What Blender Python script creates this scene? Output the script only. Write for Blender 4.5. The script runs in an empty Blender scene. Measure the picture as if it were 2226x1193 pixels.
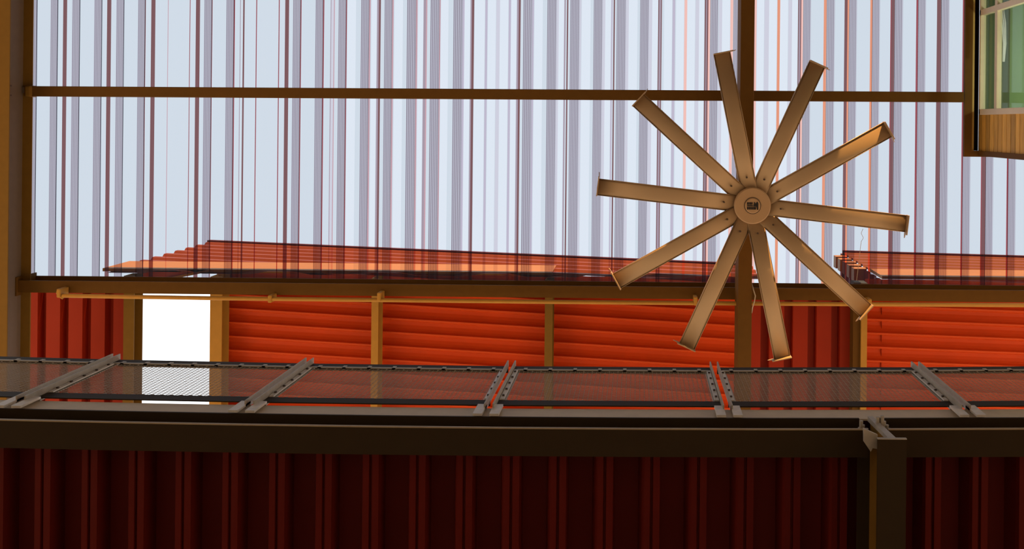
import bpy, bmesh, math, random
from mathutils import Vector, Matrix
random.seed(7)
C = bpy.context.scene.collection
PI = math.pi

# ------------------------------------------------------------------ camera, sky, sun, exposure
F = 2000.0            # focal length in pixels of the 2226 px wide frame
U0, V0 = 1385.0, 270.0  # where the zenith lies in the photograph
ROLL = 0.010
EYE = 1.6             # height of the camera above the paving
cam = bpy.data.cameras.new('camera')
cam.sensor_width = 36.0
cam.lens = F / 2226.0 * 36.0
cam.shift_x = (1113.0 - U0) / 2226.0
cam.shift_y = (V0 - 596.5) / 2226.0
cam.clip_start = 0.05
cam.clip_end = 500
cam_ob = bpy.data.objects.new('camera', cam)
C.objects.link(cam_ob)
cam_ob.matrix_world = Matrix.Translation((0, 0, EYE)) @ Matrix.Rotation(-ROLL, 4, 'Z') @ Matrix.Rotation(PI, 4, 'X')
bpy.context.scene.camera = cam_ob

world = bpy.data.worlds.new('world')
bpy.context.scene.world = world
world.use_nodes = True
wn = world.node_tree
wn.nodes.clear()
w_out = wn.nodes.new('ShaderNodeOutputWorld')
w_bg = wn.nodes.new('ShaderNodeBackground')
w_tc = wn.nodes.new('ShaderNodeTexCoord')
w_sep = wn.nodes.new('ShaderNodeSeparateXYZ')
w_ramp = wn.nodes.new('ShaderNodeValToRGB')
w_ramp.color_ramp.elements[0].position = 0.0
w_ramp.color_ramp.elements[0].color = (0.20, 0.21, 0.24, 1)
w_ramp.color_ramp.elements[1].position = 0.75
w_ramp.color_ramp.elements[1].color = (0.92, 0.965, 1.0, 1)
wn.links.new(w_tc.outputs['Generated'], w_sep.inputs[0])
wn.links.new(w_sep.outputs['Z'], w_ramp.inputs[0])
wn.links.new(w_ramp.outputs[0], w_bg.inputs['Color'])
wn.links.new(w_bg.outputs[0], w_out.inputs[0])
SKY = 2.0
w_bg.inputs['Strength'].default_value = SKY

sun = bpy.data.lights.new('sun', 'SUN')
sun.energy = 14.0
sun.color = (1.0, 0.56, 0.20)
sun.angle = math.radians(0.6)
sun_ob = bpy.data.objects.new('sun', sun)
C.objects.link(sun_ob)
SUN_EL = math.radians(9)
to_sun = Vector((0.2 * math.cos(SUN_EL), -0.98 * math.cos(SUN_EL), math.sin(SUN_EL))).normalized()
sun_ob.rotation_euler = to_sun.to_track_quat('Z', 'Y').to_euler()
sun_ob.location = (0, 0, 30)

vs = bpy.context.scene.view_settings
vs.view_transform = 'Standard'
vs.look = 'None'
vs.gamma = 1.0
vs.use_curve_mapping = False
vs.exposure = 0.0


# ------------------------------------------------------------------ helpers
SR, CR = math.sin(ROLL), math.cos(ROLL)


def W(u, v, h):
    """place seen at photo pixel u, v and lying h metres above the camera"""
    x = (u - U0) * h / F
    y = (v - V0) * h / F
    return Vector((x * CR + y * SR, -x * SR + y * CR, h + EYE))


def lin(c):
    def f(a):
        a /= 255.0
        return a / 12.92 if a <= 0.04045 else ((a + 0.055) / 1.055) ** 2.4
    return tuple(f(a) for a in c)


def mat(name, col, rough=0.5, metal=0.0, var=0.12, scale=6.0, bump=0.0, spec=0.3):
    m = bpy.data.materials.new(name)
    m.use_nodes = True
    nt = m.node_tree
    b = nt.nodes['Principled BSDF']
    b.inputs['Roughness'].default_value = rough
    b.inputs['Metallic'].default_value = metal
    b.inputs['Specular IOR Level'].default_value = spec
    tc = nt.nodes.new('ShaderNodeTexCoord')
    nz = nt.nodes.new('ShaderNodeTexNoise')
    nz.inputs['Scale'].default_value = scale
    nz.inputs['Detail'].default_value = 4
    nt.links.new(tc.outputs['Object'], nz.inputs['Vector'])
    mx = nt.nodes.new('ShaderNodeMix')
    mx.data_type = 'RGBA'
    mx.inputs['A'].default_value = tuple(c * (1 - var) for c in col) + (1,)
    mx.inputs['B'].default_value = tuple(min(1, c * (1 + var)) for c in col) + (1,)
    nt.links.new(nz.outputs['Fac'], mx.inputs['Factor'])
    nt.links.new(mx.outputs['Result'], b.inputs['Base Color'])
    if bump:
        bp = nt.nodes.new('ShaderNodeBump')
        bp.inputs['Strength'].default_value = bump
        bp.inputs['Distance'].default_value = 0.01
        nt.links.new(nz.outputs['Fac'], bp.inputs['Height'])
        nt.links.new(bp.outputs[0], b.inputs['Normal'])
    return m


def sheet_mat(name, tint, haze=0.012):
    """see-through plastic of a given tint with a touch of milkiness"""
    m = bpy.data.materials.new(name)
    m.use_nodes = True
    nt = m.node_tree
    nt.nodes.clear()
    out = nt.nodes.new('ShaderNodeOutputMaterial')
    tr = nt.nodes.new('ShaderNodeBsdfTransparent')
    tr.inputs[0].default_value = tuple(tint) + (1,)
    df = nt.nodes.new('ShaderNodeBsdfTranslucent')
    df.inputs[0].default_value = (0.8, 0.8, 0.85, 1)
    mx = nt.nodes.new('ShaderNodeMixShader')
    nz = nt.nodes.new('ShaderNodeTexNoise')
    nz.inputs['Scale'].default_value = 30
    tc = nt.nodes.new('ShaderNodeTexCoord')
    mp = nt.nodes.new('ShaderNodeMapping')
    mp.inputs['Scale'].default_value = (1, 0.03, 1)
    nt.links.new(tc.outputs['Object'], mp.inputs[0])
    nt.links.new(mp.outputs[0], nz.inputs['Vector'])
    mr = nt.nodes.new('ShaderNodeMapRange')
    mr.inputs['To Min'].default_value = 0.0
    mr.inputs['To Max'].default_value = haze * 2
    nt.links.new(nz.outputs['Fac'], mr.inputs['Value'])
    nt.links.new(mr.outputs[0], mx.inputs[0])
    nt.links.new(tr.outputs[0], mx.inputs[1])
    nt.links.new(df.outputs[0], mx.inputs[2])
    nt.links.new(mx.outputs[0], out.inputs[0])
    return m


class MB:
    def __init__(self):
        self.bm = bmesh.new()

    def poly(self, pts, mi=0):
        vs_ = [self.bm.verts.new(p) for p in pts]
        f = self.bm.faces.new(vs_)
        f.material_index = mi
        return f

    def hexa(self, a, b, mi=0):
        """a, b: two quads (4 points each) joined into a solid"""
        va = [self.bm.verts.new(p) for p in a]
        vb = [self.bm.verts.new(p) for p in b]
        n = len(va)
        fs = [self.bm.faces.new(va[::-1]), self.bm.faces.new(vb)]
        for i in range(n):
            fs.append(self.bm.faces.new((va[i], va[(i + 1) % n], vb[(i + 1) % n], vb[i])))
        for f in fs:
            f.material_index = mi

    def box(self, x0, x1, y0, y1, z0, z1, mi=0):
        self.hexa([(x0, y0, z0), (x1, y0, z0), (x1, y1, z0), (x0, y1, z0)],
                  [(x0, y0, z1), (x1, y0, z1), (x1, y1, z1), (x0, y1, z1)], mi)

    def sweep(self, path, sec, right=None, up=Vector((0, 0, 1)), mi=0, close=True):
        """sec: list of (across, up) points swept along path"""
        rings = []
        n = len(path)
        for i, p in enumerate(path):
            p = Vector(p)
            d = Vector(path[min(i + 1, n - 1)]) - Vector(path[max(i - 1, 0)])
            d.normalize()
            r = d.cross(up).normalized()
            uu = r.cross(d).normalized()
            rings.append([self.bm.verts.new(p + r * a + uu * b) for a, b in sec])
        k = len(sec)
        for i in range(n - 1):
            for j in range(k if close else k - 1):
                f = self.bm.faces.new((rings[i][j], rings[i][(j + 1) % k], rings[i + 1][(j + 1) % k], rings[i + 1][j]))
                f.material_index = mi
        if close:
            self.bm.faces.new(rings[0][::-1]).material_index = mi
            self.bm.faces.new(rings[-1]).material_index = mi

    def bar(self, p, q, w, t, up=Vector((0, 0, 1)), mi=0):
        self.sweep([p, q], [(-w / 2, -t / 2), (w / 2, -t / 2), (w / 2, t / 2), (-w / 2, t / 2)], up=up, mi=mi)

    def tube(self, path, r, k=10, up=Vector((0, 0, 1)), mi=0):
        self.sweep(path, [(r * math.cos(2 * PI * j / k), r * math.sin(2 * PI * j / k)) for j in range(k)], up=up, mi=mi)

    def lathe(self, prof, cx, cy, k=48, mi=0):
        rings = [[self.bm.verts.new((cx + r * math.cos(2 * PI * j / k), cy + r * math.sin(2 * PI * j / k), z)) for j in range(k)] for r, z in prof]
        for i in range(len(rings) - 1):
            for j in range(k):
                self.bm.faces.new((rings[i][j], rings[i][(j + 1) % k], rings[i + 1][(j + 1) % k], rings[i + 1][j])).material_index = mi
        self.bm.faces.new(rings[0][::-1]).material_index = mi
        self.bm.faces.new(rings[-1]).material_index = mi

    def clip(self, co, no):
        """cut away what lies on the side the normal points to"""
        g = self.bm.verts[:] + self.bm.edges[:] + self.bm.faces[:]
        bmesh.ops.bisect_plane(self.bm, geom=g, dist=1e-6, plane_co=co, plane_no=no, clear_outer=True)

    def move(self, off):
        bmesh.ops.translate(self.bm, verts=self.bm.verts[:], vec=off)

    def build(self, name, mats, parent=None, origin=None, smooth=False, solid=0, bevel=0):
        if origin is None and parent is None:
            xs = [v.co for v in self.bm.verts]
            lo = Vector((min(v.x for v in xs), min(v.y for v in xs), min(v.z for v in xs)))
            hi = Vector((max(v.x for v in xs), max(v.y for v in xs), max(v.z for v in xs)))
            origin = (lo + hi) / 2
        if parent is not None:
            origin = parent_origin(parent)
        bmesh.ops.translate(self.bm, verts=self.bm.verts[:], vec=-Vector(origin))
        bmesh.ops.recalc_face_normals(self.bm, faces=self.bm.faces[:])
        me = bpy.data.meshes.new(name)
        self.bm.to_mesh(me)
        self.bm.free()
        if smooth:
            for p in me.polygons:
                p.use_smooth = True
        if not isinstance(mats, (list, tuple)):
            mats = [mats]
        for m in mats:
            me.materials.append(m)
        o = bpy.data.objects.new(name, me)
        C.objects.link(o)
        if parent is not None:
            o.parent = parent
            ORIG[o] = origin
        else:
            o.location = origin
            ORIG[o] = Vector(origin)
        if solid:
            md = o.modifiers.new('thickness', 'SOLIDIFY')
            md.thickness = solid
            md.offset = 0
        if bevel:
            md = o.modifiers.new('bevel', 'BEVEL')
            md.width = bevel
            md.segments = 2
            md.limit_method = 'ANGLE'
        return o


ORIG = {}


def parent_origin(p):
    return ORIG[p]


def thing(name, loc, label, cat, group=None):
    o = bpy.data.objects.new(name, None)
    o.empty_display_size = 0.1
    C.objects.link(o)
    o.location = loc
    ORIG[o] = Vector(loc)
    return tag(o, label, cat, group)


def tag(o, label, cat, group=None):
    o['label'] = label
    o['category'] = cat
    if group:
        o['group'] = group
    return o


def struct(o):
    o['kind'] = 'structure'
    return o


# ------------------------------------------------------------------ materials
M = {}
M['paving'] = mat('sandy paving', (0.80, 0.58, 0.36), 0.9, scale=0.8, var=0.15)
M['beam'] = mat('ochre steel paint', (0.20, 0.105, 0.018), 0.6, scale=9, spec=0.1)
M['beam_brown'] = mat('shaded brown steel', (0.125, 0.058, 0.011), 0.6, scale=9, spec=0.08)  # weaker light on the inner beams is put into this colour
M['gold'] = mat('lit mustard steel', (0.46, 0.23, 0.04), 0.55, scale=9, spec=0.15)  # stronger light on the outer rafters is put into this colour
M['web'] = mat('grey primer', (0.16, 0.115, 0.085), 0.7, scale=9)
M['red'] = mat('orange red sheet', (0.62, 0.07, 0.010), 0.42, scale=2.0, var=0.1, spec=0.2)
M['red_gable'] = mat('gable red sheet', (0.30, 0.055, 0.009), 0.5, scale=2.0, var=0.15, spec=0.15)  # darker, browner red than the roof panels
M['red_shaded'] = mat('shaded red sheet', (0.30, 0.022, 0.005), 0.5, scale=2.0, var=0.12, spec=0.15)  # the orange red sheet again, with shade put into its colour
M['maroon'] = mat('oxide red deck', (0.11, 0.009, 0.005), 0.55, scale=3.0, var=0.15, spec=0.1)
M['orange'] = mat('orange flashing', (0.50, 0.19, 0.006), 0.5, scale=4, var=0.1)
M['fan'] = mat('satin anodised blade', (0.40, 0.275, 0.155), 0.42, metal=0.2, scale=3, var=0.05)
M['hub'] = mat('hub enamel', (0.40, 0.255, 0.135), 0.5, scale=3, var=0.04)
M['ink'] = mat('badge ink', (0.015, 0.013, 0.012), 0.5)
M['screw'] = mat('dark screw', (0.07, 0.045, 0.03), 0.5)
M['dark'] = mat('dark bronze paint', (0.040, 0.026, 0.013), 0.6, scale=8, spec=0.06)
M['edge'] = mat('lit steel edge', (0.36, 0.27, 0.15), 0.5, scale=20)  # light caught by the flange edge is put into this colour
M['galv'] = mat('galvanised steel', (0.42, 0.37, 0.30), 0.5, metal=0.2, scale=25, var=0.2)
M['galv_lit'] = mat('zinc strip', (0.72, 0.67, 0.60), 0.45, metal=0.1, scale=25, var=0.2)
M['kerb'] = mat('pale kerb paint', (0.62, 0.50, 0.34), 0.5, scale=12, var=0.12)
M['mesh'] = mat('mesh wire', (0.34, 0.26, 0.17), 0.5, metal=0.1, scale=20)
M['cream'] = mat('cream window paint', (0.72, 0.62, 0.47), 0.5, scale=10, var=0.06)
M['siding'] = None
M['green'] = mat('green room paint', (0.22, 0.33, 0.17), 0.8, scale=3, var=0.06)
M['green_dark'] = mat('dark green room paint', (0.10, 0.13, 0.085), 0.8, scale=3, var=0.1)
M['white'] = mat('white cloth', (0.7, 0.7, 0.75), 0.8)
M['plaster'] = mat('dark brick render', (0.10, 0.07, 0.05), 0.9, scale=2, bump=0.3)
M['black'] = mat('black eave gap', (0.012, 0.009, 0.007), 0.8, spec=0.0)
M['cable'] = mat('grey cable', (0.45, 0.36, 0.25), 0.5)
M['yellow'] = mat('yellow trim', (0.55, 0.36, 0.10), 0.5)

g = bpy.data.materials.new('window glass')
g.use_nodes = True
nt = g.node_tree
nt.nodes.clear()
o_ = nt.nodes.new('ShaderNodeOutputMaterial')
a_ = nt.nodes.new('ShaderNodeBsdfTransparent')
a_.inputs[0].default_value = (0.85, 0.92, 0.85, 1)
b_ = nt.nodes.new('ShaderNodeBsdfGlossy')
b_.inputs['Roughness'].default_value = 0.02
lw = nt.nodes.new('ShaderNodeLayerWeight')
lw.inputs[0].default_value = 0.5
pw = nt.nodes.new('ShaderNodeMath')
pw.operation = 'POWER'
pw.inputs[1].default_value = 4.0
nt.links.new(lw.outputs['Facing'], pw.inputs[0])
fr = nt.nodes.new('ShaderNodeMath')
fr.operation = 'MULTIPLY_ADD'
fr.inputs[1].default_value = 0.35
fr.inputs[2].default_value = 0.03
nt.links.new(pw.outputs[0], fr.inputs[0])
mx_ = nt.nodes.new('ShaderNodeMixShader')
nt.links.new(fr.outputs[0], mx_.inputs[0])
nt.links.new(a_.outputs[0], mx_.inputs[1])
nt.links.new(b_.outputs[0], mx_.inputs[2])
nt.links.new(mx_.outputs[0], o_.inputs[0])
M['glass'] = g

# timber siding: narrow horizontal boards with weathered grain
s = mat('golden timber boards', (0.62, 0.34, 0.06), 0.6, scale=14, var=0.35)
nt = s.node_tree
for n in nt.nodes:
    if n.type == 'TEX_NOISE':
        mp = nt.nodes.new('ShaderNodeMapping')
        mp.inputs['Scale'].default_value = (1, 0.25, 1.4)
        tc = [q for q in nt.nodes if q.type == 'TEX_COORD'][0]
        nt.links.new(tc.outputs['Object'], mp.inputs[0])
        nt.links.new(mp.outputs[0], n.inputs['Vector'])
M['siding'] = s
M['siding_b'] = s.copy()
M['siding_c'] = s.copy()
for key, k_ in (('siding_b', 0.72), ('siding_c', 1.2)):
    for n in M[key].node_tree.nodes:
        if n.type == 'MIX':
            for inp in n.inputs:
                if inp.type == 'RGBA':
                    inp.default_value = tuple(min(1, v_ * k_) for v_ in inp.default_value[:3]) + (1,)

# ------------------------------------------------------------------ ground and the added wall out of view
m = MB()
m.box(-90, 90, -90, 90, -0.2, 0.0)
struct(m.build('floor', M['paving']))

NY = -4.6
m = MB()   # added unseen wall; shades the beams, its slots let sun onto the fan
top = 16.1 + EYE
ya, yb = NY - 0.3, NY
E = EYE
for (x0_, x1_, z0_, z1_) in ((-14, 0.9, 0, top), (0.9, 3.75, 0, 13.4 + E), (0.9, 3.75, 13.9 + E, top),
                             (3.75, 4.95, 0, 12.95 + E), (3.75, 4.95, 13.9 + E, top), (4.95, 12, 0, top)):
    m.box(x0_, x1_, ya, yb, z0_, z1_)
struct(m.build('sun_blocker_wall', M['plaster']))

# ------------------------------------------------------------------ clear roof sheets
SKYC = [2.0 * c for c in (0.92, 0.965, 1.0)]


def tint_of(rgb):
    return tuple(min(1, a / b) for a, b in zip(lin(rgb), SKYC))


ST = {
    'c': sheet_mat('clear sheet', tint_of((208, 219, 231))),
    'w': sheet_mat('clear sheet, white lap', tint_of((222, 231, 243))),
    'l': sheet_mat('clear sheet, lilac', tint_of((206, 207, 222))),
    'g': sheet_mat('groove ground', tint_of((183, 184, 199))),
    'n': sheet_mat('groove line', tint_of((125, 115, 132))),
    'D': sheet_mat('lap seal', tint_of((122, 84, 88))),
    'm': sheet_mat('thin lap seal', tint_of((165, 150, 165))),
    'R': sheet_mat('red sealant', tint_of((150, 70, 80))),
    'r': sheet_mat('faded red sealant', tint_of((196, 160, 172))),
    'S': sheet_mat('salmon sealant', tint_of((240, 190, 182))),
    'O': sheet_mat('orange sealant', tint_of((228, 150, 120))),
    'p': sheet_mat('pale band', tint_of((190, 184, 204))),
}
KEYS = list(ST)
H_R = 14.06
# bands across the roof, measured in photo columns along the row v = 420
bands = []


def B(a, b, k):
    bands.append((a, b, k))


def G(a, b, red=None, n=5):
    """grooved crest, with n fine dark grooves, then a sealant line"""
    w = (b - a)
    step = w / n
    for i in range(n):
        x = a + i * step
        B(x, x + step * 0.36, 'n')
        B(x + step * 0.36, x + step, 'g')
    if red:
        B(b, b + red[1], red[0])


G(66, 76, n=3); G(106, 121)
B(133.5, 142, 'D'); G(153, 169); G(201, 217); B(229, 238, 'D'); G(249, 265); G(296, 311, ('R', 2)); B(325, 334, 'D')
B(361, 362.5, 'r'); B(408.5, 410, 'R'); B(422, 431, 'D'); G(440, 456, ('R', 2)); G(488, 504, ('R', 3))
B(518, 519.5, 'm'); B(524.5, 528, 'D'); B(553, 555, 'R'); B(602, 604, 'R'); B(616, 624.5, 'D')
G(633, 649, ('R', 2.5)); G(682, 698, ('R', 3)); B(715, 716.5, 'm'); B(716.5, 722, 'l'); B(722, 724, 'r')
G(732, 748, ('R', 2.5)); B(752, 770, 'w'); G(781, 798, ('r', 4)); B(804, 815, 'w'); B(816, 820, 'm'); B(820, 824, 'D')
G(832, 848, ('r', 4)); B(854, 872, 'w'); G(881, 900, ('r', 4)); B(905, 916, 'w'); B(917, 922, 'm'); B(922, 925, 'r')
G(932, 951, ('r', 3)); B(955, 971, 'w'); G(982, 1001, ('p', 5)); B(1006, 1018, 'w'); B(1019, 1022, 'm'); B(1022, 1027, 'D')
B(1028, 1050, 'w'); B(1051, 1056, 'p'); B(1057, 1074, 'w'); B(1075, 1083, 'l'); B(1083, 1101, 'w'); B(1102, 1107, 'p')
B(1107, 1119, 'w'); B(1120, 1124, 'm'); B(1124, 1128, 'D'); G(1134, 1153, ('p', 4)); B(1158, 1176, 'w')
G(1186, 1206, ('l', 5), 6); B(1211, 1222, 'w'); B(1223, 1226, 'm'); B(1228.5, 1231.5, 'D'); G(1236, 1256, ('l', 4), 6)
B(1261, 1280, 'w'); G(1287, 1306, ('l', 6), 6); B(1312, 1324, 'w'); B(1325, 1328, 'p'); B(1330, 1333, 'D')
G(1337, 1357, ('l', 6), 6); B(1363, 1382, 'w'); G(1388, 1407, ('l', 7), 6); B(1414, 1426, 'w')
B(1427, 1429, 'D'); B(1429, 1433, 'm'); B(1433, 1435, 'D'); B(1440, 1457, 'w'); B(1458, 1464, 'p'); B(1466, 1483, 'w')
B(1484, 1490, 'S'); B(1490, 1507, 'w'); B(1508, 1516, 'l'); B(1516, 1527, 'w'); B(1528, 1531, 'D'); B(1531, 1533, 'm')
B(1533, 1536, 'D'); B(1536, 1540, 'S'); G(1541, 1558); B(1559, 1566, 'l'); B(1566, 1583, 'w'); B(1584, 1590, 'S')
G(1591, 1607); B(1636, 1641, 'S'); B(1642, 1657, 'w'); B(1658, 1668, 'l'); B(1668, 1685, 'w'); B(1686, 1692, 'O')
B(1692, 1709, 'w'); B(1710, 1718, 'l'); B(1718, 1730, 'w'); B(1731, 1733, 'D'); B(1733, 1736, 'm'); B(1736, 1738, 'D')
B(1738, 1742, 'S'); G(1743, 1759); B(1787, 1793, 'O'); G(1794, 1811); B(1832, 1838.5, 'D'); B(1838.5, 1842, 'O')
G(1843, 1859); B(1888, 1893, 'O'); G(1893, 1909); B(1932, 1934, 'R'); B(1934, 1941, 'D'); G(1942, 1959)
B(1988, 1992, 'R'); G(1993, 2009); B(2033, 2042, 'D'); G(2043, 2060); B(2089, 2092, 'R'); G(2093, 2109)
B(2132, 2134, 'R'); B(2134, 2142, 'D'); G(2143, 2159); B(2188, 2191, 'R'); G(2192, 2208)
x = 2233
while x < 2900:
    B(x, x + 9, 'D'); G(x + 10, x + 27); B(x + 55, x + 59, 'R'); G(x + 60, x + 77)
    x += 100.5
laps = [67, 133.5, 229, 325, 422, 518, 616, 715, 816, 917, 1019, 1120, 1223, 1325, 1427, 1528, 1630, 1731, 1832, 1932, 2033, 2132]
laps += [2233]
ordn = ['first', 'second', 'third', 'fourth', 'fifth', 'sixth', 'seventh', 'eighth', 'ninth', 'tenth', 'eleventh',
        'twelfth', 'thirteenth', 'fourteenth', 'fifteenth', 'sixteenth', 'seventeenth', 'eighteenth', 'nineteenth', 'twentieth',
        'twenty-first', 'twenty-second', 'twenty-third', 'twenty-fourth', 'twenty-fifth']
RY0, RY1 = -3.6, W(500, 603, 14.03).y


def XR(u):
    return W(u, 420, H_R).x


for i in range(len(laps) - 1):
    a, b = laps[i], laps[i + 1]
    segs = []
    cur = a
    for (p, q, k) in bands:
        if p >= a - 0.01 and p < b - 0.01:
            if p > cur + 0.01:
                segs.append((cur, p, 'c'))
            segs.append((p, min(q, b), k))
            cur = min(q, b)
    if cur < b:
        segs.append((cur, b, 'c'))
    m = MB()
    zb = H_R + EYE
    zz = lambda k: zb + (0.018 if k in 'gn' else 0.0)
    prev = None
    yN, yS = RY0, RY1 + 0.02
    for (p, q, k) in segs:
        z = zz(k)
        x0, x1 = XR(p), XR(q)
        if prev is not None and abs(prev - z) > 1e-4:
            m.poly([(x0, yN, prev), (x0, yN, z), (x0, yS, z), (x0, yS, prev)], KEYS.index('g'))
        m.poly([(x0, yN, z), (x1, yN, z), (x1, yS, z), (x0, yS, z)], KEYS.index(k))
        prev = z
    bmesh.ops.remove_doubles(m.bm, verts=m.bm.verts[:], dist=1e-5)
    o = m.build('roof_sheet', list(ST.values()))
    if i < 12:
        lab = 'clear corrugated plastic roof sheet, %s strip from the left-hand girder' % ordn[i]
    elif i < 21:
        k = i - 15
        if k < 0:
            lab = 'clear corrugated plastic roof sheet, %s strip left of the girder carrying the fan' % ordn[-k - 1]
        elif k == 0:
            lab = 'clear corrugated plastic roof sheet, the one cut by the girder carrying the fan'
        else:
            lab = 'clear corrugated plastic roof sheet, %s strip right of the fan girder' % ordn[k - 1]
    else:
        lab = 'clear corrugated plastic roof sheet at the right edge, straight below the timber bay'
    tag(o, lab, 'roof sheet', 'clear corrugated sheets of the courtyard roof')

# ------------------------------------------------------------------ roof steel
# left girder: I section running along the picture's left edge
zb = 13.2 + EYE
xr = W(18, 400, 13.2).x
wfl = 0.30
m = MB()
Y0g, Y1g = -3.6, 7.0
m.box(xr - wfl, xr, Y0g, Y1g, zb, zb + 0.02)
m.box(xr - wfl, xr, Y0g, Y1g, zb + 0.50, zb + 0.52)
gl = thing('roof_girder', (xr - wfl / 2, 2, zb), 'ochre steel I-beam running down the far left edge', 'beam')
m.build('flange', M['beam'], gl)
m = MB()
m.box(xr - wfl / 2 - 0.012, xr - wfl / 2 + 0.012, Y0g, Y1g, zb + 0.02, zb + 0.50)
o = m.build('web', M['web'], gl)
o['label'] = 'greyish web between the two flanges'
for yy in (-0.47, -0.33):
    m = MB()
    m.box(xr - wfl / 2 + 0.012, xr - wfl / 2 + 0.03, yy - 0.012, yy + 0.012, zb + 0.2, zb + 0.23)
    m.build('bolt', M['screw'], gl)
xweb = xr - wfl / 2 + 0.012

# lower cross beam (bottom face v 612-640)
pa = W(500, 614, 13.6)
pb = W(500, 640, 13.6)
m = MB()
yN, yS = pa.y, pb.y
z0, z1 = 13.6 + EYE, 14.03 + EYE
ym = (yN + yS) / 2
m.box(xweb + 0.02, 13.0, yN, yS, z0, z0 + 0.02)
m.box(xweb + 0.02, 13.0, yN, yS, z1 - 0.02, z1)
m.box(xweb + 0.02, 13.0, ym - 0.01, ym + 0.01, z0 + 0.02, z1 - 0.02)
bm_ = thing('cross_beam', (0, (yN + yS) / 2, z0), 'long brown cross beam below the roof sheets, above the red panels', 'beam')
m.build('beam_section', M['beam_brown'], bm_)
m = MB()
m.box(xweb, xweb + 0.02, yN - 0.05, yS + 0.05, z0 - 0.03, z1)
m.build('end_plate', M['beam_brown'], bm_)

# purlin
p = W(52, 198, 13.66)
q = W(2096, 211, 13.66)
m = MB()
m.bar((p.x, p.y, p.z + 0.075), (q.x, q.y, q.z + 0.075), 0.152, 0.15)
pur = thing('purlin', ((p.x + q.x) / 2, (p.y + q.y) / 2, p.z), 'thin brown purlin crossing the roof high above the fan', 'beam')
m.build('purlin_body', M['beam_brown'], pur, bevel=0.006)
m = MB()
m.box(xweb + 0.06, W(66, 198, 13.62).x, p.y - 0.085, p.y + 0.085, p.z - 0.03, p.z + 0.16)
m.build('end_sleeve', M['beam'], pur, bevel=0.03)
m = MB()
m.box(xweb, xweb + 0.1, p.y - 0.06, p.y + 0.03, p.z + 0.02, p.z + 0.1)
m.build('bracket', M['web'], pur)

# fan girder
xa = W(1607, 400, 13.15).x
xb = W(1637, 400, 13.15).x
z0 = 13.15 + EYE
m = MB()
m.box(xa, xb, -3.6, 7.0, z0, 13.59 + EYE)
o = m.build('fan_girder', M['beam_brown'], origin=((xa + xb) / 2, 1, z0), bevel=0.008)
tag(o, 'brown girder running up the picture behind the big fan', 'beam')

# ------------------------------------------------------------------ red buildings above and beyond


def corr(s0, s1, t0, t1, prof, period, frame, mi=0, phase=0.0, rows=1):
    """ribs along s, profile (fraction, depth) repeated across t, mapped by frame(s, t, depth)"""
    mb = MB()
    ts = []
    k = math.floor((t0 - phase) / period) - 1
    while phase + k * period < t1 + period:
        for f, d in prof:
            ts.append((phase + (k + f) * period, d))
        k += 1
    for j in range(len(ts) - 1):
        a, b = ts[j], ts[j + 1]
        if b[0] < t0 or a[0] > t1:
            continue
        mb.poly([frame(s0, a[0], a[1]), frame(s1, a[0], a[1]), frame(s1, b[0], b[1]), frame(s0, b[0], b[1])], mi)
    bmesh.ops.remove_doubles(mb.bm, verts=mb.bm.verts[:], dist=1e-5)
    return mb


HS = 14.85
ZS = HS + EYE
YF = W(500, 591, HS).y          # front edge of the red roofs
YB = 7.5
SK = 0.052


def fr_main(s, t, d):
    return Vector((s - t * SK, t + s * SK, ZS - d))


PROF_EW = [(0.0, 0.0), (0.10, -0.03), (0.34, -0.025), (0.56, 0.0), (0.70, 0.025), (0.80, 0.08), (0.92, 0.08), (1.0, 0.0)]
per = 0.222
ph = W(804, 685, HS)
phs = ph.y - ph.x * SK
x0 = W(470, 700, HS).x
x1 = W(1618, 700, HS).x
mb = corr(-12, 6, 0.5, 9, PROF_EW, per, fr_main, phase=phs - 0.82 * per)
mb.clip((x0, 0, 0), (-1, 0, 0)); mb.clip((x1, 0, 0), (1, 0, 0))
mb.clip((0, YF, 0), (0, -1, 0)); mb.clip((0, YB, 0), (0, 1, 0))
o = mb.build('corrugated_panel', M['red'])
tag(o, 'wide orange-red corrugated roof panel left of the fan girder, with slanting ribs', 'roof panel')

# lap seam battens seen on the panel
x0r = W(1880, 700, HS).x
mb = corr(1, 12, 0.5, 9, PROF_EW, per, lambda s, t, d: Vector((s - t * 0.03, t + (s - 4) * 0.03, ZS - d)), phase=W(1900, 697, HS).y)
mb.clip((x0r, 0, 0), (-1, 0, 0)); mb.clip((0, YF, 0), (0, -1, 0)); mb.clip((0, YB, 0), (0, 1, 0)); mb.clip((11, 0, 0), (1, 0, 0))
o = mb.build('corrugated_panel', M['red'])
tag(o, 'bright orange-red corrugated roof panel in the right corner, behind the fan tip', 'roof panel')

PROF_NS = [(0.0, -0.06), (0.30, -0.06), (0.34, 0.08), (0.96, 0.08), (1.0, -0.06)]


def fr_ns(s, t, d):
    return Vector((t, s, ZS - d))


xl0, xl1 = W(66, 700, HS).x, W(284, 700, HS).x
mb = corr(YF + 0.25, YB, xl0, xl1, PROF_NS, 0.36, fr_ns, phase=W(139, 700, HS).x)
mb.clip((xl0, 0, 0), (-1, 0, 0)); mb.clip((xl1, 0, 0), (1, 0, 0))
o = mb.build('corrugated_panel', M['red_shaded'])
tag(o, 'dark red panel with upright ribs at the left, beside the bright gap of sky', 'roof panel')
xl0, xl1 = W(1622, 700, HS).x, W(1872, 700, HS).x
mb = corr(YF + 0.25, YB, xl0, xl1, PROF_NS, 0.378, fr_ns, phase=W(1705, 700, HS).x)
mb.clip((xl0, 0, 0), (-1, 0, 0)); mb.clip((xl1, 0, 0), (1, 0, 0))
o = mb.build('corrugated_panel', M['red_shaded'])
tag(o, 'dark red panel with upright ribs behind the lowest fan blades', 'roof panel')

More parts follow.
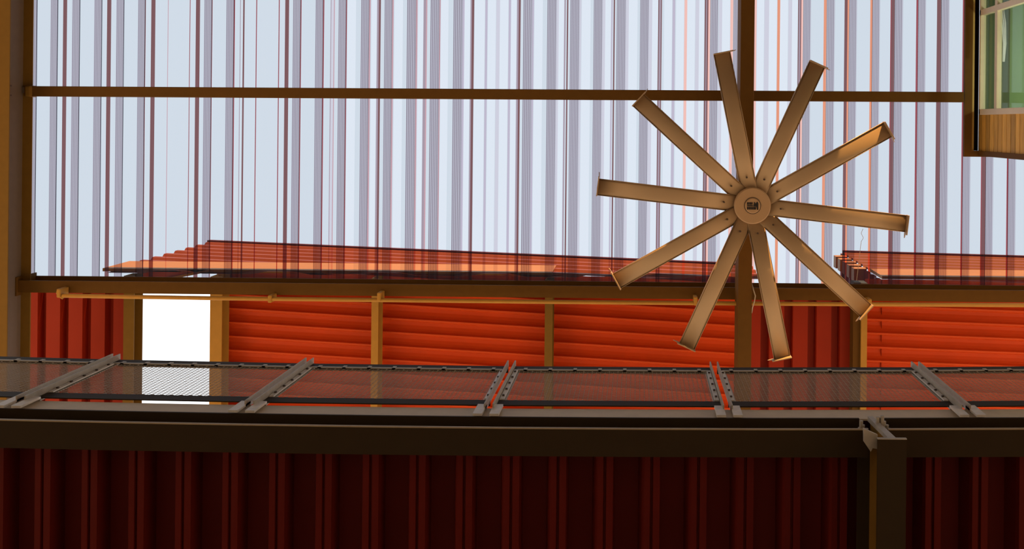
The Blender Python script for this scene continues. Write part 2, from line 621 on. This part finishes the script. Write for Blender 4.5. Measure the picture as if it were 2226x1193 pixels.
# rafters under the panels
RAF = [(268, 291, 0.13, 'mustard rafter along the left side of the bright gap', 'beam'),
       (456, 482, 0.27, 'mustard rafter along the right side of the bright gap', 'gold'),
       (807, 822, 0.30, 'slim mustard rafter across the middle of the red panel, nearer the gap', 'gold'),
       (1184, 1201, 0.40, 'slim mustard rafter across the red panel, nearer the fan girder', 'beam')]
hr = 14.5
for (ua, ub, d, lab, mt) in RAF:
    xa, xb = W(ua, 720, hr).x, W(ub, 720, hr).x
    d = 0.26
    m = MB()
    m.box(xa, xb, YF + 0.02, YB, hr + EYE, hr + EYE + 0.012)
    m.box(xa, xb, YF + 0.02, YB, hr + EYE + d - 0.012, hr + EYE + d)
    m.box(xa, xa + 0.012, YF + 0.02, YB, hr + EYE + 0.012, hr + EYE + d - 0.012)
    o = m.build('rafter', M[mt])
    tag(o, lab, 'rafter')
xa, xb = W(1872, 720, hr).x, W(1885, 720, hr).x
m = MB()
m.box(xa, xb, YF + 0.02, YB, hr + EYE, hr + EYE + 0.26)
rf = thing('rafter', ((xa + xb) / 2, 4, hr + EYE), 'rafter with pale edge at the left end of the right corner panel', 'rafter')
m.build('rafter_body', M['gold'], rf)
m = MB()
m.box(W(1856, 720, hr).x, xa - 0.002, YF + 0.02, YB, hr + EYE + 0.05, hr + EYE + 0.26)
m.build('rafter_shaded_side', M['beam_brown'], rf)  # brown box paints the shade on the rafter's left side

# vertical gable cladding rising beyond the clear roof, ribs parallel to its sloping top
YG = YF + 0.02
pt = lambda u, v: (lambda h: Vector(((u - U0) * h / F * CR + (v - V0) * h / F * SR, YG, h + EYE)))(YG * F / ((v - V0) * CR - (u - U0) * SR))
TL, TR = pt(455, 530), pt(1550, 579)
BL = pt(262, 582)
print('gable', TL, TR, BL)
slope = (TR.z - TL.z) / (TR.x - TL.x)


def fr_g(s, t, d):
    return Vector((s, YG - d, t + (s - TL.x) * slope))


PROF_G = [(0.0, 0.0), (0.45, 0.0), (0.6, 0.05), (0.85, 0.05), (1.0, 0.0)]
mb = corr(TL.x, TR.x + 1.0, ZS - 0.2, TL.z, PROF_G, 0.40, fr_g, phase=TL.z - 0.4 * 30)
mb.clip((W(1646, 600, 15.2).x, 0, 0), (1, 0, 0))
zbot = pt(500, 577).z
mb.clip((0, 0, ZS - 0.07), (0, 0, -1))
mb.clip(TL, Vector((-slope, 0, 1)).normalized())
gb = thing('gable_cladding', (TL.x, YG, zbot), 'long red ribbed gable seen through the roof sheets, tallest above the bright gap', 'cladding')
mb.build('cladding_sheet', M['red_gable'], gb)
m = MB()
m.sweep([TL + Vector((0, -0.03, -0.02)), TR + Vector((0.55, -0.03, -0.02 + 0.55 * slope))], [(-0.05, -0.05), (0.05, -0.05), (0.05, 0.05), (-0.05, 0.05)])
o = m.build('verge_trim', M['maroon'], gb)
o['label'] = 'dark red cap along the sloping top'
m = MB()
m.box(BL.x - 0.05, W(1200, 591, HS).x, YG - 0.06, YG - 0.01, ZS, zbot)
o = m.build('bottom_flashing', M['orange'], gb)
o['label'] = 'bright orange band along the bottom'

# small flashing that closes the corner at the top of the bright gap
m = MB()
a = [W(298, 589, HS), W(455, 586, HS), W(360, 606, HS), W(298, 614, HS)]
m.hexa([p_ for p_ in a], [p_ + Vector((0, 0, 0.05)) for p_ in a])
cf = thing('corner_flashing', a[0], 'orange wedge of flashing at the top of the bright gap', 'flashing')
m.build('wedge_plate', M['red'], cf)
m = MB()
m.bar(W(360, 607, HS - 0.02), W(455, 588, HS - 0.02), 0.035, 0.03)
m.build('wedge_lip', M['orange'], cf)

# right hand gable with its return wall
TL2, TR2 = pt(1831, 553), pt(2300, 567)
sl2 = (TR2.z - TL2.z) / (TR2.x - TL2.x)
gb2 = thing('gable_cladding', (TL2.x, YG, ZS), 'shorter red ribbed gable at the right edge, seen through the roof sheets', 'cladding')
mb = corr(TL2.x, 12, ZS - 0.2, TL2.z, PROF_G, 0.36, lambda s, t, d: Vector((s, YG - d, t + (s - TL2.x) * sl2)), phase=TL2.z - 0.36 * 30)
zb2 = ZS + 0.75
mb.clip((0, 0, zb2), (0, 0, -1))
mb.build('cladding_sheet', M['red_gable'], gb2)
m = MB()
m.sweep([TL2 + Vector((0, -0.03, -0.02)), Vector((12, YG - 0.03, TL2.z + (12 - TL2.x) * sl2))], [(-0.05, -0.05), (0.05, -0.05), (0.05, 0.05), (-0.05, 0.05)])
m.build('verge_trim', M['maroon'], gb2)
m = MB()
m.box(TL2.x, 12, YG - 0.06, YG - 0.01, ZS, zb2)
m.build('bottom_flashing', M['orange'], gb2)
mb = corr(YG, YB, ZS + 0.1, TL2.z, PROF_G, 0.36, lambda s, t, d: Vector((TL2.x - d, s, t)), phase=TL2.z - 0.36 * 30)
mb.build('return_wall', M['red_shaded'], gb2)
for k in range(5):
    m = MB()
    zt = TL2.z - 0.25 - 0.36 * k
    m.box(TL2.x - 0.22 - 0.0 * k, TL2.x, YG - 0.02, YG + 0.2, zt - 0.2, zt)
    m.build('corner_trim', M['orange'], gb2)

# ------------------------------------------------------------------ conduit with clamps
hc = 13.42
pts = [W(136, 642.5, hc), W(460, 648, hc), W(825, 652, hc), W(1200, 656, hc), W(1610, 659.5, hc), W(2350, 664, hc)]
cd = thing('conduit', pts[0], 'thin mustard conduit running just below the long brown cross beam', 'pipe')
m = MB()
m.tube(pts, 0.030, 12)
m.build('pipe', M['gold'], cd, smooth=True)
for (u, v, big) in [(130, 638, 1), (588, 649, 0), (825, 646, 1), (1512, 655, 1), (1612, 650, 0), (1890, 657, 0)]:
    c = W(u, v, hc)
    m = MB()
    m.box(c.x - 0.028, c.x + 0.028, c.y - (0.075 if big else 0.055), c.y + 0.055, c.z - 0.04, c.z + 0.175)
    m.build('clamp', M['gold'] if u != 1612 else M['web'], cd, bevel=0.015)
m = MB()
m.tube([W(128, 630, hc + 0.18), W(125, 636, hc + .05), W(129, 643, hc), W(137, 648, hc)], 0.02, 8)
m.build('elbow', M['gold'], cd, smooth=True)

m = MB()
m.tube([W(1634, 616, 13.2), W(1638, 630, 13.14), W(1642, 643, 13.12), W(1640, 655, 13.12), W(1636, 668, 13.14), W(1634, 680, 13.2)], 0.008, 8)
o = m.build('power_cable', M['cable'], smooth=True)
tag(o, 'loop of grey cable hanging beside the girder below the fan', 'cable')
m = MB()
m.tube([W(1876, 497, 12.9), W(1872, 507, 12.9), W(1877, 517, 12.9), W(1872, 525, 12.9), W(1868, 560, 12.95), W(1862, 610, 13.0)], 0.003, 6)
o = m.build('loose_string', M['cable'])
tag(o, 'thin loose string dangling between two right-hand fan blades', 'string')

# ------------------------------------------------------------------ ceiling fan
HF = 12.40
hc_ = W(1636, 447, HF)
fan = thing('ceiling_fan', hc_, 'huge ten-bladed tan ceiling fan hanging from the girder', 'fan')
R1 = 338.0 * HF / F
m = MB()
r0 = 40.0 * HF / F
m.lathe([(r0 * 0.94, hc_.z), (r0, hc_.z + 0.012), (r0, hc_.z + 0.07), (r0 * 0.9, hc_.z + 0.09)], hc_.x, hc_.y, 60)
m.build('hub', M['hub'], fan)
m = MB()
r2 = r0 * 0.42
m.lathe([(r2 * 0.88, hc_.z - 0.012), (r2, hc_.z - 0.006), (r2, hc_.z + 0.004)], hc_.x, hc_.y, 48)
bd = m.build('badge', M['hub'], fan)
m = MB()
k = 48
for rr, mi in ((r2 * 1.05, 0),):
    pth = [Vector((hc_.x + rr * math.cos(2 * PI * j / k), hc_.y + rr * math.sin(2 * PI * j / k), hc_.z - 0.003)) for j in range(k + 1)]
    m.tube(pth, 0.004, 6)
m.build('badge_ring', M['screw'], bd)
# badge mark: two short lines of heavy lettering beside a tall dark shape
m = MB()
zz_ = hc_.z - 0.0135


def blk(px0, px1, py0, py1):
    s_ = HF / F
    m.box(hc_.x + px0 * s_, hc_.x + px1 * s_, hc_.y + py0 * s_, hc_.y + py1 * s_, zz_ - 0.002, zz_ + 0.003)


for (x_, w_) in ((-12.2, 3.0), (-8.6, 1.2), (-6.8, 3.2), (-3.0, 2.6)):
    blk(x_, x_ + w_, -7.5, -2.2)
for (x_, w_) in ((-12.2, 3.2), (-8.4, 2.8), (-5.0, 2.8), (-1.6, 2.6), (1.6, 3.0), (5.0, 2.2)):
    blk(x_, x_ + w_, 2.4, 8.2)
blk(-12.2, 0.4, -1.2, 1.2)
s_ = HF / F
for tri in ([(1.2, 1.4), (3.4, -9), (6.4, -5), (5.6, 1.6)], [(5.6, 1.6), (6.4, -5), (9.6, -9.4), (12.0, -6), (12.0, 4.0), (9.0, 2.4)],
            [(8.2, 2.4), (12.0, 4), (12.2, 9.5), (9.6, 8.4)]):
    a = [(hc_.x + x_ * s_, hc_.y + y_ * s_, zz_ - 0.002) for x_, y_ in tri]
    m.hexa(a, [(p_[0], p_[1], zz_ + 0.003) for p_ in a])
m.build('badge_mark', M['ink'], bd)
m = MB()
m.lathe([(r0 * 0.7, hc_.z + 0.09), (r0 * 0.7, hc_.z + 0.30), (r0 * 0.5, hc_.z + 0.34)], hc_.x, hc_.y, 40)
m.build('motor', M['hub'], fan)
m = MB()
xg = (W(1607, 400, 13.15).x + W(1637, 400, 13.15).x) / 2
m.tube([(hc_.x, hc_.y, hc_.z + 0.34), (hc_.x, hc_.y, 13.15 + EYE + 0.02)], 0.03, 16, up=Vector((0, 1, 0)))
m.build('mounting_rod', M['beam'], fan, smooth=True)

# one blade along +x, then turned
BW = 36.0 * HF / F


def blade_bm():
    mb = MB()
    sec = []
    n = 9
    for i in range(n):            # upper skin
        t = i / (n - 1)
        sec.append(((t - 0.5) * BW, 0.016 * math.sin(PI * t) ** 0.8 + 0.014))
    low = []
    for i in range(n):            # under skin bulges down
        t = 1 - i / (n - 1)
        low.append(((t - 0.5) * BW, -0.013 * math.sin(PI * t ** 0.8) + 0.010))
    sec = sec + low[1:-1]
    pit = math.radians(5)
    sec = [(a * math.cos(pit) - b * math.sin(pit), a * math.sin(pit) + b * math.cos(pit)) for a, b in sec]
    mb.sweep([(r0 * 0.86, 0, 0.045), (R1 * 0.5, 0, 0.045), (R1, 0, 0.045)], sec)
    for sg in (-1, 1):           # thin square lips along both edges
        y_ = sg * BW * 0.5
        z_ = 0.045 + 0.012 - sg * math.sin(pit) * BW * 0.5
        mb.box(r0 * 1.3, R1, y_ - 0.003, y_ + 0.003, z_ - 0.008, z_ + 0.028)
    return mb


angs = [-101.2 + 36 * i for i in range(10)]
protoB = None
for i, a in enumerate(angs):
    if protoB is None:
        mb = blade_bm()
        protoB = mb.build('blade', M['fan'], origin=(0, 0, 0), smooth=False)
        for p_ in protoB.data.polygons:
            p_.use_smooth = len(p_.vertices) == 4
        bl = protoB
        m = MB()
        m.box(R1, R1 + 0.014, -BW * 0.54, BW * 0.66, -0.035, 0.085)
        m.hexa([(R1, BW * .6, 0.03), (R1 + .008, BW * .6, 0.03), (R1 + .008, BW * .78, .04), (R1, BW * .78, .04)],
               [(R1, BW * .6, .09), (R1 + .008, BW * .6, .09), (R1 + .02, BW * .9, .10), (R1 + .01, BW * .9, .10)])
        capP = m.build('end_cap', M['fan'], origin=(0, 0, 0), bevel=0.003)
        m = MB()
        m.lathe([(0.010, -0.006), (0.012, -0.001), (0.012, 0.02)], r0 * 1.55, 0.0, 14)
        m.move((0, 0, 0.022))
        scP = m.build('screw', M['screw'], origin=(0, 0, 0))
        caps, scr = capP, scP
    else:
        bl = protoB.copy(); C.objects.link(bl)
        caps = capP.copy(); C.objects.link(caps)
        scr = scP.copy(); C.objects.link(scr)
    bl.parent = fan
    bl.location = (0, 0, 0)
    bl.rotation_euler = (0, 0, math.radians(a) - ROLL)
    for ch in (caps, scr):
        ch.parent = bl
        ch.location = (0, 0, 0)

# ------------------------------------------------------------------ walkway
XM = -0.93


def bow(x):
    return -0.0025 * (x - XM) ** 2


YW = 1.738
XS = [-6.0 + i * 0.75 for i in range(15)]


def wsweep(mb, y0, y1, h0, h1, xs=XS, mi=0):
    """solid running along the walkway, following its slight bow"""
    mb.sweep([(x_, YW + bow(x_), EYE) for x_ in xs], [(-y1, h0), (-y0, h0), (-y0, h1), (-y1, h1)], mi=mi)


def cut(a, b):
    return [a] + [x_ for x_ in XS if a + 0.01 < x_ < b - 0.01] + [b]


xc0, xc1 = 1.30, 1.475      # where the cross girder frames in
for (a, b, lab) in ((-6.0, 1.33, 'dark steel edge beam under the walkway, left of the projecting girder'),
                    (1.445, 4.5, 'dark steel edge beam under the walkway, right of the projecting girder')):
    eb = thing('edge_beam', ((a + b) / 2, YW + 0.08, 5.23 + EYE), lab, 'beam')
    m = MB()
    wsweep(m, 0.0, 0.155, 5.23, 5.245, cut(a, b))
    wsweep(m, 0.0, 0.155, 5.435, 5.45, cut(a, b))
    wsweep(m, 0.07, 0.085, 5.245, 5.435, cut(a, b))
    m.build('beam_section', M['dark'], eb)
    m = MB()
    wsweep(m, -0.006, 0.0, 5.228, 5.247, cut(a, b))
    o = m.build('flange_edge', M['edge'], eb)
    o['label'] = 'lit edge of the lower flange'
m = MB()
wsweep(m, 0.008, 0.018, 5.452, 5.628)
o = m.build('kick_plate', M['kerb'])
tag(o, 'pale kick plate running along the foot of the mesh railing', 'kick plate')

# ribbed deck underside
PD = [(0.0, -0.03), (0.09, 0.08), (0.13, 0.105), (0.25, 0.105), (0.27, 0.085), (0.30, 0.085), (0.32, 0.105), (0.46, 0.105), (0.48, -0.03), (1.0, -0.03)]
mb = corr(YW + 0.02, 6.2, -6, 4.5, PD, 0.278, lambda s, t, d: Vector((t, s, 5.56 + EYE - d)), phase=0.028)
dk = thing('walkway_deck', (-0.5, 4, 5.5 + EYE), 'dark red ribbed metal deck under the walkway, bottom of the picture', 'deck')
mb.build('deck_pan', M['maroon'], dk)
m = MB()
m.box(-6, 4.5, YW + 0.05, 6.2, 5.60 + EYE, 5.624 + EYE)
m.build('deck_slab', M['web'], dk)
# building carrying the walkway
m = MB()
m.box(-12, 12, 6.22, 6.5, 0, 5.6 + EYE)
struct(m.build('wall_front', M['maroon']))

# projecting girder at the right
hb = 4.98
xa = W(1907, 1050, hb).x
xb = W(1970, 1050, hb).x
yN = W(1938, 955, hb).y
xm = (xa + xb) / 2
gd = thing('projecting_girder', (xm, yN, hb + EYE), 'dark I-beam with pale end at the lower right, running down the picture', 'beam')
m = MB()
m.box(xa, xb, yN, 6.2, hb + EYE, hb + 0.014 + EYE)
m.box(xa, xb, yN + 0.16, 6.2, 5.42 + EYE, 5.435 + EYE)
m.build('flange', M['dark'], gd)
m = MB()
m.box(xm - 0.007, xm + 0.007, yN + 0.02, 6.2, hb + 0.014 + EYE, 5.42 + EYE)
o = m.build('web', M['beam'], gd)
m = MB()
m.box(xa - 0.001, xb + 0.001, yN - 0.005, yN, hb - 0.002 + EYE, hb + 0.018 + EYE)
m.build('flange_end', M['galv'], gd)
m = MB()   # pale stiffener at the end, full height of the web
m.hexa([(xm - 0.014, yN, hb + 0.014 + EYE), (xm + 0.03, yN, hb + .014 + EYE), (xm + 0.03, yN + 0.02, hb + .014 + EYE), (xm - 0.014, yN + 0.02, hb + .014 + EYE)],
       [(xm - 0.02, YW - 0.03, 5.43 + EYE), (xm + 0.01, YW - 0.03, 5.43 + EYE), (xm + 0.01, YW, 5.43 + EYE), (xm - 0.02, YW, 5.43 + EYE)])
m.build('end_stiffener', M['galv'], gd)
m = MB()   # gusset on the left
h1_ = 5.05
a = [W(1877, 931, h1_), W(1908, 945, h1_), W(1907, 976, h1_), W(1897, 974, h1_), W(1893, 982, h1_), W(1878, 960, h1_)]
m.hexa(a, [p_ + Vector((0, 0, 0.015)) for p_ in a])
m.build('gusset', M['galv'], gd)
m = MB()
for side, us in ((0, 1), (1, -1)):
    pass
m.box(xm - 0.10, xm - 0.014, YW + 0.055, YW + 0.07, 5.25 + EYE, 5.43 + EYE)
m.box(xm + 0.014, xm + 0.10, YW + 0.055, YW + 0.07, 5.25 + EYE, 5.43 + EYE)
m.build('cleat', M['dark'], gd)
for (u, v) in [(1872, 917), (1876, 926), (1869, 932), (1884, 934), (1922, 918), (1928, 926), (1934, 934), (1908, 909), (1918, 906), (1948, 940)]:
    c = W(u, v, 5.30)
    m = MB()
    k = [(c.x + 0.011 * math.cos(PI / 3 * j), c.y - 0.008, c.z + 0.011 * math.sin(PI / 3 * j)) for j in range(6)]
    m.hexa(k, [(p_[0], p_[1] + 0.08, p_[2]) for p_ in k])
    m.build('bolt', M['galv'], gd)

# guard panels
GAP = [-3.75, -2.337, -0.894, 0.549, 1.992, 3.43]
GAP = [(W(251, 780, 6.56).x), (W(672, 791, 6.56).x), (W(1112, 797, 6.56).x), (W(1552, 797, 6.56).x), (W(1990, 799, 6.56).x)]
print('gaps', GAP)
GAP = [GAP[0] - 1.44] + GAP + [GAP[-1] + 1.44]
side_lab = ['mesh railing panel at the far left edge, cut by the frame', 'mesh railing panel in front of the bright gap of sky',
            'mesh railing panel under the middle of the wide red roof panel', 'mesh railing panel just left of the fan girder, squarest to the view',
            'mesh railing panel below the lowest fan blades, right of the fan girder', 'mesh railing panel at the far right edge, cut by the frame']
hT, hB = 6.56, 5.66
for i in range(6):
    a, b = GAP[i] + 0.022, GAP[i + 1] - 0.022
    xm_ = (a + b) / 2
    yp = YW + bow(xm_)
    ang = -0.005 * (xm_ - XM)
    rp = thing('railing_panel', (xm_, yp, 5.45 + EYE), side_lab[i], 'railing')
    L = b - a

    def P(s, yy, h):   # local to world in the panel
        return Vector((xm_ + s, yp + yy + s * ang, h + EYE))

    def pb(mb, s0, s1, y0, y1, h0, h1):
        mb.hexa([P(s0, y0, h0), P(s1, y0, h0), P(s1, y1, h0), P(s0, y1, h0)], [P(s0, y0, h1), P(s1, y0, h1), P(s1, y1, h1), P(s0, y1, h1)])
    hl = L / 2
    m = MB()
    pb(m, -hl, hl, -0.006, 0.0, 6.465, 6.56)
    pb(m, -hl, hl, 0.0, 0.04, 6.55, 6.56)
    m.build('top_rail', M['dark'], rp)
    m = MB()
    pb(m, -hl, hl, -0.006, 0.0, 5.655, 5.755)
    pb(m, -hl, hl, 0.0, 0.03, 5.748, 5.755)
    m.build('bottom_rail', M['dark'], rp)
    for sg in (-1, 1):
        s0 = sg * hl
        m = MB()
        pb(m, min(s0, s0 - sg * 0.05), max(s0, s0 - sg * 0.05), 0.0, 0.006, 5.62, 6.56)
        pb(m, min(s0, s0 - sg * 0.008), max(s0, s0 - sg * 0.008), -0.045, 0.0, 5.55, 6.57)
        ps = m.build('post', M['galv'], rp)
        m = MB()
        pb(m, min(s0 - sg * 0.0, s0 - sg * 0.055), max(s0, s0 - sg * 0.055), -0.022, -0.008, 5.435, 5.62)
        m.build('foot_plate', M['galv_lit'], ps)
        m = MB()
        pb(m, min(s0 - sg * 0.012, s0 - sg * 0.040), max(s0 - sg * 0.012, s0 - sg * 0.040), -0.012, -0.004, 5.765, 6.455)
        cb = m.build('clamp_bar', M['galv_lit'], rp)
        for k in range(5):
            hh = 5.83 + k * 0.14
            cc = P(s0 - sg * 0.026, -0.012, hh)
            m = MB()
            m.box(cc.x - 0.007, cc.x + 0.007, cc.y - 0.008, cc.y, cc.z - 0.007, cc.z + 0.007)
            m.build('bolt', M['screw'], cb)
    m = MB()
    pb(m, -hl + 0.03, hl - 0.03, -0.014, -0.006, 6.440, 6.458)
    for k in range(8):
        s_ = -hl + 0.09 + k * (L - 0.18) / 7
        pb(m, s_ - 0.012, s_ + 0.012, -0.016, -0.006, 6.44, 6.482)
    o = m.build('mesh_clip_strip', M['galv'], rp)
    # expanded metal infill
    m = MB()
    z0, z1 = 5.75, 6.45
    colw, rowh = 0.030, 0.0125
    ncol = int((L - 0.04) / colw)
    nrow = int((z1 - z0) / rowh)
    for c_ in range(ncol):
        sa = -hl + 0.02 + c_ * colw
        pth = []
        for r_ in range(nrow + 1):
            s_ = sa + (colw if (r_ + c_) % 2 else 0.0)
            pth.append(P(s_, 0.002, z0 + r_ * rowh))
        # strands: a zigzag ribbon per column, touching its neighbours at the knuckles
        va = []
        for p_ in pth:
            va.append([m.bm.verts.new(p_ + Vector(d_)) for d_ in ((0, -0.0006, -0.0017), (0, -0.0006, 0.0017), (0, 0.0006, 0.0017), (0, 0.0006, -0.0017))])
        for k in range(len(va) - 1):
            for q_ in range(4):
                m.bm.faces.new((va[k][q_], va[k][(q_ + 1) % 4], va[k + 1][(q_ + 1) % 4], va[k + 1][q_]))
        for r_ in range(1 if c_ % 2 else 0, nrow + 1, 2):     # knuckles
            p_ = P(sa, 0.002, z0 + r_ * rowh)
            m.box(p_.x - 0.0038, p_.x + 0.0038, p_.y - 0.0015, p_.y + 0.0015, p_.z - 0.0065, p_.z + 0.0065)
    m.build('mesh_infill', M['mesh'], rp)

# ------------------------------------------------------------------ timber bay with window at the upper right
XW = 5.12
zt = 13.8 + EYE
ywS = 0.345
m = MB()   # wall boards facing the yard, leaving the window opening
win_y0, win_y1 = -2.9, -0.19       # opening
win_z0, win_z1 = 11.0 + EYE, 13.72 + EYE


def boards(y0, y1, z0, z1):
    z = z1
    while z > z0 + 0.001:
        h_ = min(0.15, z - z0)
        mi = random.choice((0, 1, 2))
        m.box(XW, XW + 0.04, y0, y1, z - h_ + 0.014, z, mi)
        m.box(XW + 0.03, XW + 0.04, y0, y1, z - h_, z - h_ + 0.014, mi)
        z -= h_


boards(win_y1, ywS, 9.0 + EYE, zt)
boards(-4.2, win_y1, 9.0 + EYE, win_z0)
boards(-4.2, win_y0, win_z0, zt)
boards(win_y0, win_y1, win_z1, zt)
struct(m.build('wall_right', [M['siding'], M['siding_b'], M['siding_c']]))
m = MB()
m.box(XW - 0.03, XW + 0.05, ywS, ywS + 0.075, 9.0 + EYE, zt)
struct(m.build('trim_1', M['beam_brown']))
m = MB()   # eave: brown soffit, yellow line, dark groove
ex = W(2096, 150, 13.75).x
m.box(ex, ex + 0.115, -4.2, ywS + 0.09, 13.72 + EYE, 13.78 + EYE)
m.box(ex + 0.115, XW + 1.5, ywS, ywS + 0.09, 13.72 + EYE, 13.78 + EYE)
struct(m.build('trim_2', M['beam_brown']))
m = MB()
m.box(ex + 0.115, ex + 0.150, -4.2, ywS, 13.74 + EYE, 13.80 + EYE)
struct(m.build('trim_3', M['yellow']))
m = MB()
m.box(ex + 0.150, XW - 0.001, -4.2, ywS, 13.81 + EYE, 13.9 + EYE)  # shade in the gap behind the eave, painted as a black strip
struct(m.build('trim_4', M['black']))
wd = bpy.data.objects.new('window_1', None)
C.objects.link(wd)
wd.location = (XW, -1.5, 12 + EYE)
ORIG[wd] = Vector(wd.location)
struct(wd)
m = MB()
xf0, xf1 = XW - 0.03, XW + 0.05
m.box(xf0, xf1, win_y1 - 0.085, win_y1, win_z0, win_z1)           # jamb
m.box(xf0, xf1, win_y0, win_y0 + 0.085, win_z0, win_z1)
m.box(xf0, xf1, win_y0, win_y1, win_z1 - 0.05, win_z1)            # head
m.box(xf0, xf1, win_y0, win_y1, win_z0, win_z0 + 0.08)
m.box(xf0, xf1, -1.75, -1.665, win_z0, win_z1)                    # mullion
m.box(xf0 + 0.01, xf1, win_y0, win_y1, 13.07 + EYE, 13.16 + EYE)  # transom
m.build('window_frame', M['cream'], wd, bevel=0.004)
m = MB()
m.box(XW + 0.02, XW + 0.026, win_y0, win_y1, win_z0, win_z1)
m.build('pane', M['glass'], wd)
# room behind the glass
m = MB()
rx = XW + 0.06
m.box(rx + 1.6, rx + 1.7, -4.2, ywS, 10 + EYE, 13.9 + EYE)
m.box(rx, rx + 1.7, ywS - 0.05, ywS, 10 + EYE, 13.9 + EYE)
m.box(rx, rx + 1.7, -4.25, -4.2, 10 + EYE, 13.9 + EYE)
m.box(rx, rx + 1.7, -4.2, ywS, 13.86 + EYE, 13.95 + EYE)
m.box(rx, rx + 0.40, -4.2, ywS - 0.05, 13.80 + EYE, 13.86 + EYE, 1)
struct(m.build('wall_room', [M['green'], M['green_dark']]))
m = MB()   # white net curtain gathered behind the glass
for k in range(3):
    dx = k * 4
    m.tube([W(2172 + dx, 12, 13.3), W(2177 + dx, 50, 13.3), W(2181 + dx * 0.6, 95, 13.3), W(2180 + dx * 0.3, 134, 13.3)], 0.012, 8)
o = m.build('net_curtain', M['white'], smooth=True)
tag(o, 'thin white curtain gathered behind the window glass', 'curtain')

# added unseen fill light that brightens the green room
lp = bpy.data.lights.new('room_fill', 'POINT')
lp.energy = 75
lp.color = (1.0, 0.93, 0.8)
lp.shadow_soft_size = 0.12
lo = bpy.data.objects.new('room_fill', lp)
C.objects.link(lo)
lo.location = (rx + 1.1, -0.8, 12.2 + EYE)
